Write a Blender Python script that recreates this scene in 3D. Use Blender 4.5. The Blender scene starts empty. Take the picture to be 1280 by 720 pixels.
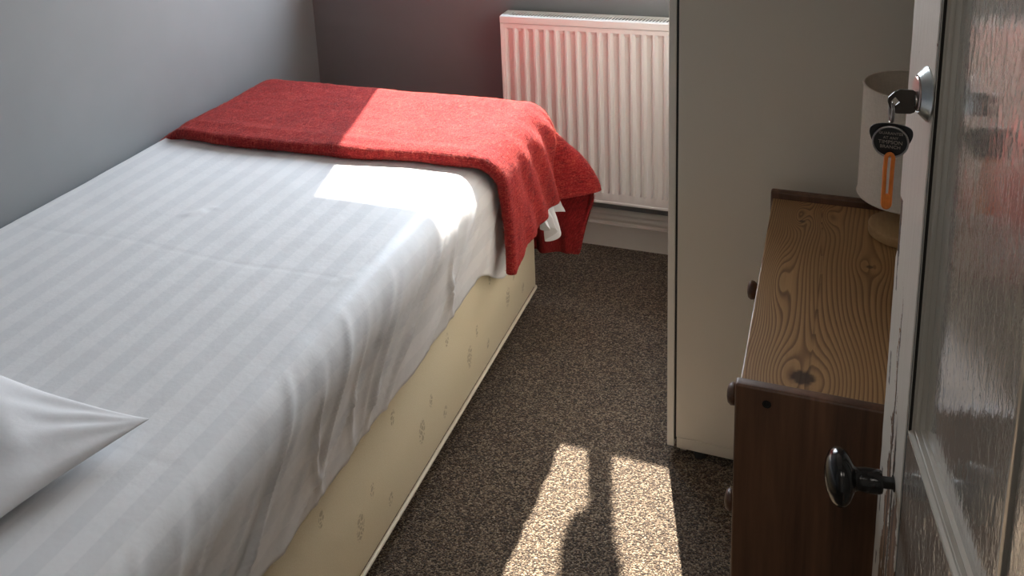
import bpy, bmesh, math, random
from mathutils import Vector, Matrix, noise as mnoise

random.seed(7)
PI = math.pi
scene = bpy.context.scene
COL = scene.collection

# ------------------------------------------------------------------ helpers
def link(name, me, mat=None, parent=None):
    o = bpy.data.objects.new(name, me)
    COL.objects.link(o)
    if mat is not None:
        me.materials.append(mat)
    if parent is not None:
        o.parent = parent
    return o

def obj(name, bm, mat=None, parent=None, smooth=False, autosm=None):
    me = bpy.data.meshes.new(name)
    bmesh.ops.recalc_face_normals(bm, faces=bm.faces[:])
    bm.to_mesh(me)
    bm.free()
    if smooth or autosm:
        for p in me.polygons:
            p.use_smooth = True
        if autosm:
            me.set_sharp_from_angle(angle=math.radians(autosm))
    return link(name, me, mat, parent)

def empty(name, loc=(0, 0, 0), rz=0.0):
    o = bpy.data.objects.new(name, None)
    COL.objects.link(o)
    o.location = loc
    o.rotation_euler = (0, 0, rz)
    o.empty_display_size = .05
    return o

def tag(o, label, cat, group=None):
    o['label'] = label
    o['category'] = cat
    if group:
        o['group'] = group
    return o

def struct(o):
    o['kind'] = 'structure'
    return o

def add_box(bm, lo, hi, bevel=0.0, seg=2):
    x0, y0, z0 = lo; x1, y1, z1 = hi
    v = [bm.verts.new(c) for c in ((x0, y0, z0), (x1, y0, z0), (x1, y1, z0), (x0, y1, z0),
                                   (x0, y0, z1), (x1, y0, z1), (x1, y1, z1), (x0, y1, z1))]
    fs = [bm.faces.new([v[i] for i in q]) for q in
          ((0, 3, 2, 1), (4, 5, 6, 7), (0, 1, 5, 4), (1, 2, 6, 5), (2, 3, 7, 6), (3, 0, 4, 7))]
    if bevel > 0:
        es = list({e for f in fs for e in f.edges})
        bmesh.ops.bevel(bm, geom=es, offset=bevel, segments=seg, profile=.5, affect='EDGES')

def box(lo, hi, bevel=0.0, seg=2):
    bm = bmesh.new()
    add_box(bm, lo, hi, bevel, seg)
    return bm

def lathe(bm, prof, axis='Z', origin=(0, 0, 0), n=48, cap=True):
    """prof: list of (r, h) along the axis"""
    O = Vector(origin)
    def P(r, h, a):
        c, s = r * math.cos(a), r * math.sin(a)
        if axis == 'Z': return O + Vector((c, s, h))
        if axis == 'Y': return O + Vector((c, h, s))
        return O + Vector((h, c, s))
    rings = []
    for r, h in prof:
        if r < 1e-6:
            rings.append([bm.verts.new(P(0, h, 0))])
        else:
            rings.append([bm.verts.new(P(r, h, 2 * PI * k / n)) for k in range(n)])
    for A, B in zip(rings[:-1], rings[1:]):
        if len(A) == 1 and len(B) == 1: continue
        if len(A) == 1:
            for k in range(n): bm.faces.new((A[0], B[k], B[(k + 1) % n]))
        elif len(B) == 1:
            for k in range(n): bm.faces.new((A[k], A[(k + 1) % n], B[0]))
        else:
            for k in range(n): bm.faces.new((A[k], A[(k + 1) % n], B[(k + 1) % n], B[k]))
    if cap:
        if len(rings[0]) > 1: bm.faces.new(rings[0][::-1])
        if len(rings[-1]) > 1: bm.faces.new(rings[-1])

def tube(bm, pts, r, n=10, closed=False, flat=1.0, flat_dir=None):
    """swept tube; flat scales the section along flat_dir"""
    pts = [Vector(p) for p in pts]
    m = len(pts)
    rings = []
    up = Vector(flat_dir) if flat_dir else Vector((0.123, .31, .94)).normalized()
    for i, p in enumerate(pts):
        a = pts[(i - 1) % m] if (closed or i > 0) else p
        b = pts[(i + 1) % m] if (closed or i < m - 1) else p
        t = (b - a).normalized()
        u = (up - t * up.dot(t))
        u = u.normalized() if u.length > 1e-4 else t.orthogonal().normalized()
        w = t.cross(u)
        rings.append([bm.verts.new(p + u * (math.cos(2 * PI * k / n) * r * flat) + w * (math.sin(2 * PI * k / n) * r)) for k in range(n)])
    rng = range(m) if closed else range(m - 1)
    for i in rng:
        A, B = rings[i], rings[(i + 1) % m]
        for k in range(n):
            bm.faces.new((A[k], A[(k + 1) % n], B[(k + 1) % n], B[k]))
    if not closed:
        bm.faces.new(rings[0][::-1]); bm.faces.new(rings[-1])

def extrude_profile(bm, prof, p0, p1, U, V):
    """closed 2D profile (u,v) swept straight from p0 to p1"""
    U = Vector(U); V = Vector(V); p0 = Vector(p0); p1 = Vector(p1)
    A = [bm.verts.new(p0 + U * u + V * v) for u, v in prof]
    B = [bm.verts.new(p1 + U * u + V * v) for u, v in prof]
    n = len(prof)
    for i in range(n):
        bm.faces.new((A[i], A[(i + 1) % n], B[(i + 1) % n], B[i]))
    bm.faces.new(A[::-1]); bm.faces.new(B)

def nz(x, y, z=0.0, s=1.0):
    return mnoise.noise(Vector((x * s, y * s, z * s)))

def smooth01(a, b, x):
    t = min(1, max(0, (x - a) / (b - a)))
    return t * t * (3 - 2 * t)

def grid_faces(bm, V):
    for i in range(len(V) - 1):
        for j in range(len(V[0]) - 1):
            q = (V[i][j], V[i][j + 1], V[i + 1][j + 1], V[i + 1][j])
            if len(set(q)) >= 3:
                try: bm.faces.new(list(dict.fromkeys(q)))
                except ValueError: pass

# ------------------------------------------------------------------ materials
class NT:
    def __init__(s, name):
        s.m = bpy.data.materials.new(name); s.m.use_nodes = True
        s.t = s.m.node_tree; s.b = s.t.nodes['Principled BSDF']; s.out = s.t.nodes['Material Output']
    def n(s, typ, **kw):
        nd = s.t.nodes.new(typ)
        for k, v in kw.items():
            if k.startswith('in_'):
                key = k[3:]
                key = int(key) if key.isdigit() else key.replace('_', ' ')
                nd.inputs[key].default_value = v
            else: setattr(nd, k, v)
        return nd
    def l(s, a, b): s.t.links.new(a, b)
    def val(s, sock, v):
        if isinstance(v, (int, float)): sock.default_value = v
        else: s.l(v, sock)
    def math(s, op, a, b=0.0, c=None, clamp=False):
        nd = s.n('ShaderNodeMath', operation=op); nd.use_clamp = clamp
        s.val(nd.inputs[0], a); s.val(nd.inputs[1], b)
        if c is not None: s.val(nd.inputs[2], c)
        return nd.outputs[0]
    def coord(s, which='Object', scale=None):
        tc = s.n('ShaderNodeTexCoord'); o = tc.outputs[which]
        if scale:
            mp = s.n('ShaderNodeMapping'); mp.inputs['Scale'].default_value = scale
            s.l(o, mp.inputs[0]); o = mp.outputs[0]
        return o
    def noise(s, vec, scale, detail=3, rough=.5, dist=0.0):
        nd = s.n('ShaderNodeTexNoise'); s.l(vec, nd.inputs['Vector'])
        nd.inputs['Scale'].default_value = scale; nd.inputs['Detail'].default_value = detail
        nd.inputs['Roughness'].default_value = rough; nd.inputs['Distortion'].default_value = dist
        return nd.outputs['Fac']
    def ramp(s, fac, stops, interp='LINEAR'):
        nd = s.n('ShaderNodeValToRGB'); s.l(fac, nd.inputs[0]); cr = nd.color_ramp; cr.interpolation = interp
        while len(cr.elements) < len(stops): cr.elements.new(.5)
        for e, (p, c) in zip(cr.elements, stops):
            e.position = p; e.color = (c[0], c[1], c[2], 1) if not isinstance(c, (int, float)) else (c, c, c, 1)
        return nd.outputs[0]
    def mix(s, fac, a, b, mode='MIX'):
        nd = s.n('ShaderNodeMix', data_type='RGBA', blend_type=mode)
        s.val(nd.inputs[0], fac)
        for sk, v in ((nd.inputs[6], a), (nd.inputs[7], b)):
            if isinstance(v, tuple): sk.default_value = (*v[:3], 1)
            else: s.l(v, sk)
        return nd.outputs[2]
    def bump(s, h, strength=.3, dist=.002, normal=None):
        nd = s.n('ShaderNodeBump'); nd.inputs['Strength'].default_value = strength
        nd.inputs['Distance'].default_value = dist; s.l(h, nd.inputs['Height'])
        if normal: s.l(normal, nd.inputs['Normal'])
        s.l(nd.outputs[0], s.b.inputs['Normal']); return nd.outputs[0]
    def base(s, c):
        if isinstance(c, tuple): s.b.inputs['Base Color'].default_value = (*c[:3], 1)
        else: s.l(c, s.b.inputs['Base Color'])
    def set(s, **kw):
        for k, v in kw.items(): s.b.inputs[k.replace('_', ' ')].default_value = v
        return s
    def sep(s, vec):
        nd = s.n('ShaderNodeSeparateXYZ'); s.l(vec, nd.inputs[0]); return nd.outputs

def paint(name, col, rough=.6, var=.06, nscale=6, bump=.08, bscale=180):
    m = NT(name); v = m.coord()
    f = m.noise(v, nscale, 4)
    c2 = tuple(max(0, c * (1 - var)) for c in col); c3 = tuple(min(1, c * (1 + var)) for c in col)
    m.base(m.ramp(f, [(.3, c2), (.7, c3)]))
    m.set(Roughness=rough)
    m.bump(m.noise(v, bscale, 3), bump, .001)
    return m.m

M = {}
M['wall'] = paint('wall_paint_grey', (.215, .224, .232), .75, .03)
M['wall_white'] = paint('corridor_paint', (.62, .60, .56), .75, .03)
M['ceiling'] = paint('ceiling_paint', (.8, .8, .78), .8, .02)
M['gloss_white'] = paint('gloss_trim_paint', (.78, .765, .71), .35, .04, 9, .12, 60)
M['rad'] = paint('radiator_enamel', (.90, .89, .86), .34, .015, 3, .02, 200)
M['rad_dark'] = paint('radiator_gap_shade', (.02, .022, .022), .8)
M['wardrobe'] = paint('wardrobe_laminate', (.72, .665, .575), .5, .015, 3, .05, 300)
M['wardrobe_door'] = paint('wardrobe_door_bounce', (.84, .80, .73), .4, .015, 3, .05, 300)  # doors whitened beyond the sides to bounce more light onto the radiator
M['wardrobe_gap'] = paint('wardrobe_shadow_gap', (.03, .03, .03), .8)
M['frame'] = paint('window_frame_paint', (.8, .8, .78), .4, .02)
M['black_gloss'] = paint('black_gloss_knob', (.010, .009, .009), .16, .2, 20, .03, 80)
M['black_metal'] = paint('blackened_iron', (.012, .010, .009), .45, .3, 40, .3, 200)
M['key_cover'] = paint('dark_key_bow', (.035, .026, .020), .38, .2, 60, .1, 300)
M['orange'] = paint('orange_plastic', (.72, .20, .030), .42, .1, 90, .05, 300)
M['fob_black'] = paint('fob_black', (.010, .009, .010), .35, .1, 60, .1, 300)
M['text'] = paint('fob_lettering', (.30, .25, .21), .5, .05)
M['stem'] = paint('lamp_stem_metal', (.5, .48, .45), .4)
M['dark_void'] = paint('dark_crack', (.012, .010, .008), .9)

def metal(name, col, rough):
    m = NT(name); v = m.coord()
    m.base(m.ramp(m.noise(v, 120, 3), [(.3, tuple(c * .9 for c in col)), (.7, col)]))
    m.set(Metallic=1.0, Roughness=rough); return m.m
M['chrome'] = metal('satin_chrome', (.72, .76, .77), .28)
M['brass_rose'] = metal('lock_face_brass', (.62, .47, .44), .34)
M['ring'] = metal('steel_ring', (.45, .43, .42), .3)

# glass: clear pane
g = NT('window_glass')
tr = g.n('ShaderNodeBsdfTransparent'); gl = g.n('ShaderNodeBsdfGlossy'); gl.inputs['Roughness'].default_value = .02
mx = g.n('ShaderNodeMixShader'); mx.inputs[0].default_value = .05; g.l(tr.outputs[0], mx.inputs[1]); g.l(gl.outputs[0], mx.inputs[2])
g.l(mx.outputs[0], g.out.inputs[0]); M['glass'] = g.m

# carpet
m = NT('flecked_brown_carpet'); v = m.coord()
f1 = m.noise(v, 260, 3, .75); f2 = m.noise(v, 95, 2, .6)
vor = m.n('ShaderNodeTexVoronoi', feature='F1'); m.l(v, vor.inputs['Vector']); vor.inputs['Scale'].default_value = 330
tuft = m.sep(vor.outputs['Color'])[0]
mixf = m.math('ADD', m.math('MULTIPLY', tuft, .55), m.math('MULTIPLY', f1, .45))
c = m.ramp(mixf, [(.20, (.010, .005, .002)), (.42, (.055, .031, .015)), (.57, (.132, .086, .050)), (.78, (.35, .270, .185)), (.92, (.54, .45, .34))])
big = m.noise(v, 2.2, 3)
c = m.mix(1.0, c, m.ramp(big, [(.3, .86), (.7, 1.1)]), 'MULTIPLY')
m.base(c); m.set(Roughness=.95)
m.b.inputs['Sheen Weight'].default_value = .15
h = m.math('SUBTRACT', 1.0, vor.outputs['Distance'])
m.bump(m.math('ADD', h, f2), .9, .004)
M['carpet'] = m.m

# striped satin sheet (stripes run along the bed, local x)
def sheet_mat(name, striped=True):
    m = NT(name); v = m.coord()
    at = m.n('ShaderNodeAttribute', attribute_name='across')
    u = at.outputs['Fac']
    ph = m.math('FRACT', m.math('DIVIDE', u, .063))
    st = m.ramp(ph, [(.0, 0.0), (.03, 1.0), (.49, 1.0), (.52, 0.0)])
    cr = m.noise(m.coord('Object', (1, 1, 1)), 14, 4, .6)
    wt = m.noise(v, 900, 2)
    if striped:
        base = m.mix(st, (.78, .78, .785), (.72, .725, .735))
        m.l(m.math('ADD', m.math('MULTIPLY', st, -.16), .62), m.b.inputs['Roughness'])
    else:
        base = m.mix(cr, (.74, .735, .75), (.78, .78, .79)); m.set(Roughness=.7)
    m.base(base)
    m.b.inputs['Sheen Weight'].default_value = .08
    b1 = m.bump(cr, .25, .006)
    m.bump(wt, .06, .0006, b1)
    return m.m
M['sheet'] = sheet_mat('striped_satin_cotton')
M['pillowcase'] = sheet_mat('plain_white_cotton', False)

# red wool
m = NT('red_wool'); v = m.coord()
at = m.n('ShaderNodeAttribute', attribute_name='across'); at2 = m.n('ShaderNodeAttribute', attribute_name='along')
comb = m.n('ShaderNodeCombineXYZ'); m.l(at.outputs['Fac'], comb.inputs[0]); m.l(at2.outputs['Fac'], comb.inputs[1])
wv = comb.outputs[0]
mp = m.n('ShaderNodeMapping'); m.l(wv, mp.inputs[0]); mp.inputs['Scale'].default_value = (1.0, .28, 1)
str_n = m.noise(mp.outputs[0], 150, 4, .7)
fine = m.noise(wv, 330, 3, .7)
wave = m.n('ShaderNodeTexWave', wave_type='BANDS', bands_direction='Y'); m.l(wv, wave.inputs[0])
wave.inputs['Scale'].default_value = 42; wave.inputs['Distortion'].default_value = 3; wave.inputs['Detail'].default_value = 2
wave.inputs['Detail Scale'].default_value = 3
blot = m.noise(v, 13, 4, .6)
mixf = m.math('ADD', m.math('ADD', m.math('MULTIPLY', str_n, .5), m.math('MULTIPLY', fine, .3)), m.math('MULTIPLY', blot, .2))
c = m.ramp(mixf, [(.34, (.09, .001, .003)), (.47, (.27, .004, .007)), (.56, (.42, .018, .016)), (.66, (.62, .15, .09))])
m.base(c); m.set(Roughness=.95)
m.b.inputs['Sheen Weight'].default_value = .12; m.b.inputs['Sheen Roughness'].default_value = .3
m.b.inputs['Sheen Tint'].default_value = (1, .55, .42, 1)
hh = m.math('ADD', m.math('ADD', m.math('MULTIPLY', str_n, .8), m.math('MULTIPLY', fine, .7)), m.math('MULTIPLY', wave.outputs['Fac'], .10))
m.bump(hh, .9, .006)
M['wool'] = m.m

# divan damask with sprigs repeated along the bed
m = NT('cream_divan_damask'); v = m.coord()
X, Y, Z = m.sep(v)[:3]
def sprig(dy, z0, ry, rz):
    yy = m.math('SUBTRACT', m.math('FRACT', m.math('ADD', m.math('DIVIDE', m.math('ADD', Y, 1.204 - dy), .272), 8.5)), .5)
    yy = m.math('MULTIPLY', yy, .272)
    zz = m.math('SUBTRACT', Z, z0)
    zz2 = m.math('ADD', zz, m.math('MULTIPLY', yy, -.4))
    a = m.math('POWER', m.math('ABSOLUTE', m.math('DIVIDE', yy, ry)), 2.0)
    b = m.math('POWER', m.math('ABSOLUTE', m.math('DIVIDE', zz2, rz)), 2.0)
    return m.math('SUBTRACT', 1.0, m.math('ADD', a, b), clamp=True)
s = sprig(0, .166, .017, .029)
for a in ((-.120, .289, .010, .017), (.052, .203, .009, .016), (.119, .127, .011, .014)):
    s = m.math('MAXIMUM', s, sprig(*a))
vo = m.n('ShaderNodeTexVoronoi', feature='DISTANCE_TO_EDGE'); m.l(v, vo.inputs['Vector']); vo.inputs['Scale'].default_value = 95
pet = m.ramp(vo.outputs['Distance'], [(.06, 0.0), (.16, 1.0)])
s = m.math('MULTIPLY', m.ramp(s, [(.05, 0.0), (.35, 1.0)]), pet)
wn = m.noise(v, 420, 2)
c0 = m.mix(m.ramp(wn, [(.35, 0.0), (.65, 1.0)]), (.74, .65, .44), (.80, .72, .52))
m.base(m.mix(m.math('MULTIPLY', s, .62), c0, (.34, .27, .15))); m.set(Roughness=.6)
m.b.inputs['Sheen Weight'].default_value = .1
m.bump(m.math('ADD', m.math('MULTIPLY', m.noise(v, 30, 3), .6), m.math('MULTIPLY', s, -.2)), .15, .004)
M['divan'] = m.m
M['piping'] = paint('cream_piping', (.80, .74, .60), .6, .03)

# wood with a grain phase attribute
def wood_attr(name, dark, mid, light):
    m = NT(name); v = m.coord()
    ph = m.n('ShaderNodeAttribute', attribute_name='grain').outputs['Fac']
    kn = m.n('ShaderNodeAttribute', attribute_name='knot').outputs['Fac']
    st = m.coord('Object', (60, 2.2, 60))
    jit = m.math('MULTIPLY', m.math('SUBTRACT', m.noise(st, 1.0, 3), .5), .55)
    p = m.math('FRACT', m.math('ADD', ph, jit))
    line = m.ramp(p, [(.0, 0.05), (.45, .25), (.80, 1.0), (.90, .9), (1.0, .05)])
    fib = m.noise(m.coord('Object', (420, 9, 420)), 1.0, 4, .6)
    pl = m.noise(v, 3.2, 3)
    lw = m.math('MULTIPLY', line, m.ramp(pl, [(.3, .55), (.65, 1.0)]))
    c = m.mix(lw, light, dark)
    c = m.mix(m.ramp(fib, [(.35, .32), (.65, 0.0)]), c, mid)
    c = m.mix(m.math('MULTIPLY', kn, .9, clamp=True), c, tuple(x * .28 for x in dark))
    m.base(c); m.set(Roughness=.42)
    m.bump(m.math('ADD', m.math('MULTIPLY', line, -.5), fib), .18, .001)
    return m.m
M['pine'] = wood_attr('oiled_pine_top', (.11, .043, .014), (.27, .135, .05), (.47, .27, .115))

def wood(name, dark, light, stretch, scale=1.0, rough=.45):
    m = NT(name); v = m.coord('Object', stretch)
    f = m.noise(v, scale, 5, .6, .6); f2 = m.noise(v, scale * 4, 4, .6)
    c = m.ramp(m.math('ADD', m.math('MULTIPLY', f, .65), m.math('MULTIPLY', f2, .35)), [(.35, dark), (.65, light)])
    m.base(c); m.set(Roughness=rough); m.bump(f2, .15, .001); return m.m
M['walnut'] = wood('dark_stained_pine', (.055, .024, .012), (.165, .075, .037), (28, 28, 1.6))
M['walnut_h'] = wood('dark_stained_pine_rail', (.045, .020, .010), (.125, .058, .03), (1.6, 28, 28))
M['drawer'] = wood('stained_drawer_front', (.10, .048, .018), (.21, .11, .045), (28, 1.6, 28))
M['knobwood'] = wood('stained_knob', (.05, .022, .012), (.12, .055, .03), (40, 40, 40))
M['lampwood'] = wood('pale_lamp_base_wood', (.38, .23, .10), (.50, .32, .15), (60, 8, 60))
M['bare_wood'] = wood('bare_door_wood', (.09, .040, .018), (.22, .11, .05), (90, 90, 5))

# lamp shade linen
m = NT('linen_lampshade'); v = m.coord()
wa = m.noise(m.coord('Object', (600, 600, 90)), 1, 2); wb = m.noise(m.coord('Object', (90, 90, 600)), 1, 2)
w = m.math('ADD', m.math('MULTIPLY', wa, .5), m.math('MULTIPLY', wb, .5))
m.base(m.ramp(w, [(.35, (.72, .66, .57)), (.65, (.85, .79, .70))])); m.set(Roughness=.85)
m.bump(w, .25, .001)
dif = m.n('ShaderNodeBsdfTranslucent'); dif.inputs[0].default_value = (.7, .6, .48, 1)
mx = m.n('ShaderNodeMixShader'); mx.inputs[0].default_value = .25
m.l(m.b.outputs[0], mx.inputs[1]); m.l(dif.outputs[0], mx.inputs[2]); m.l(mx.outputs[0], m.out.inputs[0])
M['shade'] = m.m

# door paint : glossy, brushed along z, chipped on the stile
def door_paint(name, col, rough, brush=(90, 90, 5), bstr=.4, chips=False, bdist=.002, coat=0.0):
    m = NT(name); v = m.coord()
    br = m.noise(m.coord('Object', brush), 1.0, 4 if chips else 3, .6, .3)
    sp = m.noise(v, 70, 4 if chips else 3, .65)
    c = m.ramp(m.noise(v, 7, 4), [(.3, tuple(x * .93 for x in col)), (.7, tuple(x * 1.05 for x in col))])
    if chips:
        sx, sy, sz = m.sep(v)[:3]
        jag = m.math('MULTIPLY', m.math('SUBTRACT', m.noise(m.coord('Object', (60, 60, 22)), 1.0, 5, .7), .5), .060)
        s_ = m.math('ADD', sx, jag)
        def near(c, hw): return m.math('LESS_THAN', m.math('ABSOLUTE', m.math('SUBTRACT', s_, c)), hw)
        low = m.ramp(sz, [(.0, 1.0), (.70, 1.0), (.78, .45), (.93, .10), (.97, .0)])
        bare = near(.909, m.math('MULTIPLY', low, .012))
        lowB = m.ramp(sz, [(.0, 1.0), (.715, 1.0), (.75, .0)])
        bare = m.math('MAXIMUM', bare, near(.872, m.math('MULTIPLY', lowB, .015)))
        # the notch on the free edge
        nb = m.math('MULTIPLY', m.math('GREATER_THAN', m.math('ADD', sx, m.math('MULTIPLY', jag, .15)), .939),
                    m.math('MULTIPLY', m.math('GREATER_THAN', sz, .985), m.math('LESS_THAN', sz, 1.045)))
        bare = m.math('MAXIMUM', bare, nb)
        # splits and hairlines running up the stile
        jag2 = m.math('ADD', sx, m.math('MULTIPLY', jag, .25))
        def hair(c, hw): return m.math('LESS_THAN', m.math('ABSOLUTE', m.math('SUBTRACT', jag2, c)), hw)
        crz = m.math('MULTIPLY', m.math('LESS_THAN', sz, 1.02), m.math('GREATER_THAN', m.noise(m.coord('Object', (1, 1, 18)), 1.0, 2), .50))
        crack = m.math('MULTIPLY', hair(.9415, .0020), crz)
        crack = m.math('MAXIMUM', crack, m.math('MULTIPLY', hair(.891, .0032), m.ramp(sz, [(.79, 1.0), (.83, 0.0)])))
        crack = m.math('MAXIMUM', crack, m.math('MULTIPLY', hair(.906, .0018), m.ramp(sz, [(.93, 1.0), (.95, 0.0)])))
        spk = m.math('MULTIPLY', m.math('GREATER_THAN', m.noise(m.coord('Object', (120, 120, 45)), 1.0, 2), .76), .8)
        crack = m.math('MAXIMUM', crack, spk)
        wd = m.ramp(m.noise(m.coord('Object', (120, 120, 6)), 1, 4), [(.35, (.05, .022, .010)), (.65, (.24, .125, .06))])
        c = m.mix(bare, c, wd)
        c = m.mix(crack, c, (.03, .018, .010))
        m.l(m.math('ADD', rough, m.math('MULTIPLY', bare, .4), clamp=True), m.b.inputs['Roughness'])
        hgt = m.math('ADD', m.math('ADD', br, m.math('MULTIPLY', sp, .5)), m.math('MULTIPLY', m.math('MAXIMUM', bare, crack), -1.5))
    else:
        m.set(Roughness=rough); hgt = m.math('ADD', br, m.math('MULTIPLY', sp, .5))
    m.base(c)
    m.b.inputs['Specular IOR Level'].default_value = .6
    m.b.inputs['Coat Weight'].default_value = coat; m.b.inputs['Coat IOR'].default_value = 2.4; m.b.inputs['Coat Roughness'].default_value = .06
    nb_ = m.bump(hgt, bstr, bdist)
    m.l(nb_, m.b.inputs['Coat Normal'])
    return m.m
DC = (.36, .33, .285)
M['door_stile'] = door_paint('chipped_stile_paint', (.52, .485, .425), .5, (120, 120, 6), .25, True)
M['door_panel'] = door_paint('glossy_panel_paint', DC, .12, (105, 105, 36), .5, False, .00085, 1.0)
M['door_rail'] = door_paint('brushed_rail_paint', DC, .14, (75, 75, 30), .6, False, .0022, 1.0)
M['door_mould'] = door_paint('moulding_paint', (.42, .395, .35), .22, (60, 60, 30), .2, False, .001, .6)

# ------------------------------------------------------------------ measurements
RX1 = 1.98        # right wall
HEAD = -2.50      # wall behind the bed head (room side)
HT = 2.40
ZT = .60          # sheet top

# ------------------------------------------------------------------ room shell
struct(obj('floor', box((-.1, -3.9, -.05), (2.6, .0, 0)), M['carpet']))
struct(obj('ceiling', box((-.1, -3.9, HT), (2.6, .25, HT + .08)), M['ceiling']))
struct(obj('wall_left', box((-.1, HEAD, 0), (0, .25, HT)), M['wall']))
WX0, WX1, WZ0, WZ1 = .25, 1.42, .90, 1.86
bm = bmesh.new()
add_box(bm, (0, 0, -.02), (RX1, .25, WZ0 - .02)); add_box(bm, (0, 0, WZ1), (RX1, .25, HT))
add_box(bm, (0, 0, WZ0 - .02), (WX0, .25, WZ1)); add_box(bm, (WX1, 0, WZ0 - .02), (RX1, .25, WZ1))
struct(obj('wall_back', bm, M['wall']))
struct(obj('wall_right', box((RX1, HEAD, 0), (RX1 + .1, .25, HT)), M['wall']))
DX0, DX1, DZ = 1.03, 1.93, 2.0
bm = bmesh.new()
add_box(bm, (-.1, HEAD - .12, 0), (DX0, HEAD, HT)); add_box(bm, (DX1, HEAD - .12, 0), (2.6, HEAD, HT))
add_box(bm, (DX0, HEAD - .12, DZ), (DX1, HEAD, HT))
struct(obj('wall_head', bm, M['wall']))
struct(obj('wall_corridor', box((-.1, -3.98, 0), (2.6, -3.9, HT)), M['wall_white']))
bm = bmesh.new()
add_box(bm, (-.18, -3.9, 0), (-.1, HEAD - .12, HT)); add_box(bm, (2.6, -3.9, 0), (2.68, HEAD - .12, HT))
struct(obj('wall_corridor_ends', bm, M['wall_white']))

# skirting: torus profile along back wall and others
SK = [(0, 0), (.020, 0), (.020, .074), (.022, .077), (.022, .080), (.017, .083), (.0155, .088), (.018, .093), (.0225, .097), (.024, .102),
      (.0225, .107), (.018, .111), (.013, .113), (.010, .119), (.004, .124), (0, .125)]
bm = bmesh.new(); extrude_profile(bm, SK, (0, 0, 0), (RX1, 0, 0), (0, -1, 0), (0, 0, 1))
struct(obj('baseboard_back', bm, M['gloss_white'], autosm=40))
bm = bmesh.new(); extrude_profile(bm, SK, (RX1, HEAD, 0), (RX1, -.025, 0), (-1, 0, 0), (0, 0, 1))
struct(obj('baseboard_right', bm, M['gloss_white'], autosm=40))

# window: frame, mullion, panes, sill (real opening above the radiator)
win = struct(empty('window_1', (0, 0, 0)))
FY0, FY1 = .15, .21
bm = bmesh.new(); fw = .05
add_box(bm, (WX0, FY0, WZ0), (WX0 + fw, FY1, WZ1), .004); add_box(bm, (WX1 - fw, FY0, WZ0), (WX1, FY1, WZ1), .004)
add_box(bm, (WX0 + fw, FY0, WZ0), (WX1 - fw, FY1, WZ0 + fw), .004); add_box(bm, (WX0 + fw, FY0, WZ1 - fw), (WX1 - fw, FY1, WZ1), .004)
obj('window_frame', bm, M['frame'], win)
obj('mullion', box((.936, FY0, WZ0 + fw), (.970, FY1, WZ1 - fw), .004), M['frame'], win)
obj('pane', box((WX0 + fw, .178, WZ0 + fw), (.936, .182, WZ1 - fw)), M['glass'], win)
obj('pane', box((.970, .178, WZ0 + fw), (WX1 - fw, .182, WZ1 - fw)), M['glass'], win)
obj('window_sill', box((WX0 - .03, -.022, WZ0 - .02), (WX1 + .03, FY0, WZ0), .004), M['gloss_white'], win)
# made-up oval on a stand, added unseen on the sill to shade the carpet
caster = tag(empty('shadow_caster', (.957, .06, WZ0)), 'small made-up oval shadow caster on a slim stand on the window sill', 'shadow caster')
bm = bmesh.new(); lathe(bm, [(0, .0005), (.045, .0005), (.046, .004), (.030, .009), (.006, .014), (.005, .25), (.0, .251)], 'Z', (0, 0, 0), 36)
obj('stand', bm, M['stem'], caster, autosm=40)
bm = bmesh.new(); lathe(bm, [(0, -.004), (.062, -.004), (.064, 0), (.062, .004), (0, .004)], 'Y', (0, 0, 0), 48)
for v_ in bm.verts: v_.co.z = v_.co.z * 2.3 + .385
obj('caster_rim', bm, M['stem'], caster, autosm=40)
bm = bmesh.new(); lathe(bm, [(0, -.0052), (.050, -.0052), (.051, -.0042), (0, -.0042)], 'Y', (0, 0, 0), 48)
for v_ in bm.verts: v_.co.z = v_.co.z * 2.35 + .385
obj('caster_face', bm, M['chrome'], caster, autosm=40)
# ------------------------------------------------------------------ doorway trim
bm = bmesh.new()
for x0, x1 in ((DX0 - .07, DX0 + .02), (DX1 - .02, DX1 + .045)):
    add_box(bm, (x0, HEAD - .135, 0), (x1, HEAD - .12, DZ + .05), .003)
add_box(bm, (DX0 + .02, HEAD - .135, DZ - .02), (DX1 - .02, HEAD - .12, DZ + .05), .003)
struct(obj('trim_1', bm, M['gloss_white']))

# ------------------------------------------------------------------ radiator
rad = tag(empty('radiator', (1.04, -.045, .19)), 'white ribbed panel radiator with slotted top grille on the dark grey wall', 'radiator')
O = Vector((1.04, -.045, .19))
RL, RR, RZ0, RZ1, RF, RB = .728 - O.x, 1.36 - O.x, 0, .588, -.045, .032
bm = bmesh.new()
pitch = .0333; depth = .017
zs = [.030, .046, .536, .550]  # recess: bottom edge, bottom of flat, top of flat, top edge
front = RF
# columns for cross section
xs = []
x = RL + .016
n_ch = int((RR - RL - .03) / pitch)
cols = [(RL + .006, 0)]
for i in range(n_ch):
    b = RL + .014 + i * pitch
    cols += [(b, 0), (b + .0065, 1), (b + .0205, 1), (b + .0265, 0)]
cols.append((RR - .006, 0))
rows = [(0.004, 0), (.006, 0), (zs[0], 0), (zs[1], 1), (zs[2], 1), (zs[3], 0), (RZ1 - .024, 0)]
V = [[bm.verts.new((cx, front + .004 + depth * (a * b), rz)) for cx, a in cols] for rz, b in rows]
grid_faces(bm, V)
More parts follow.
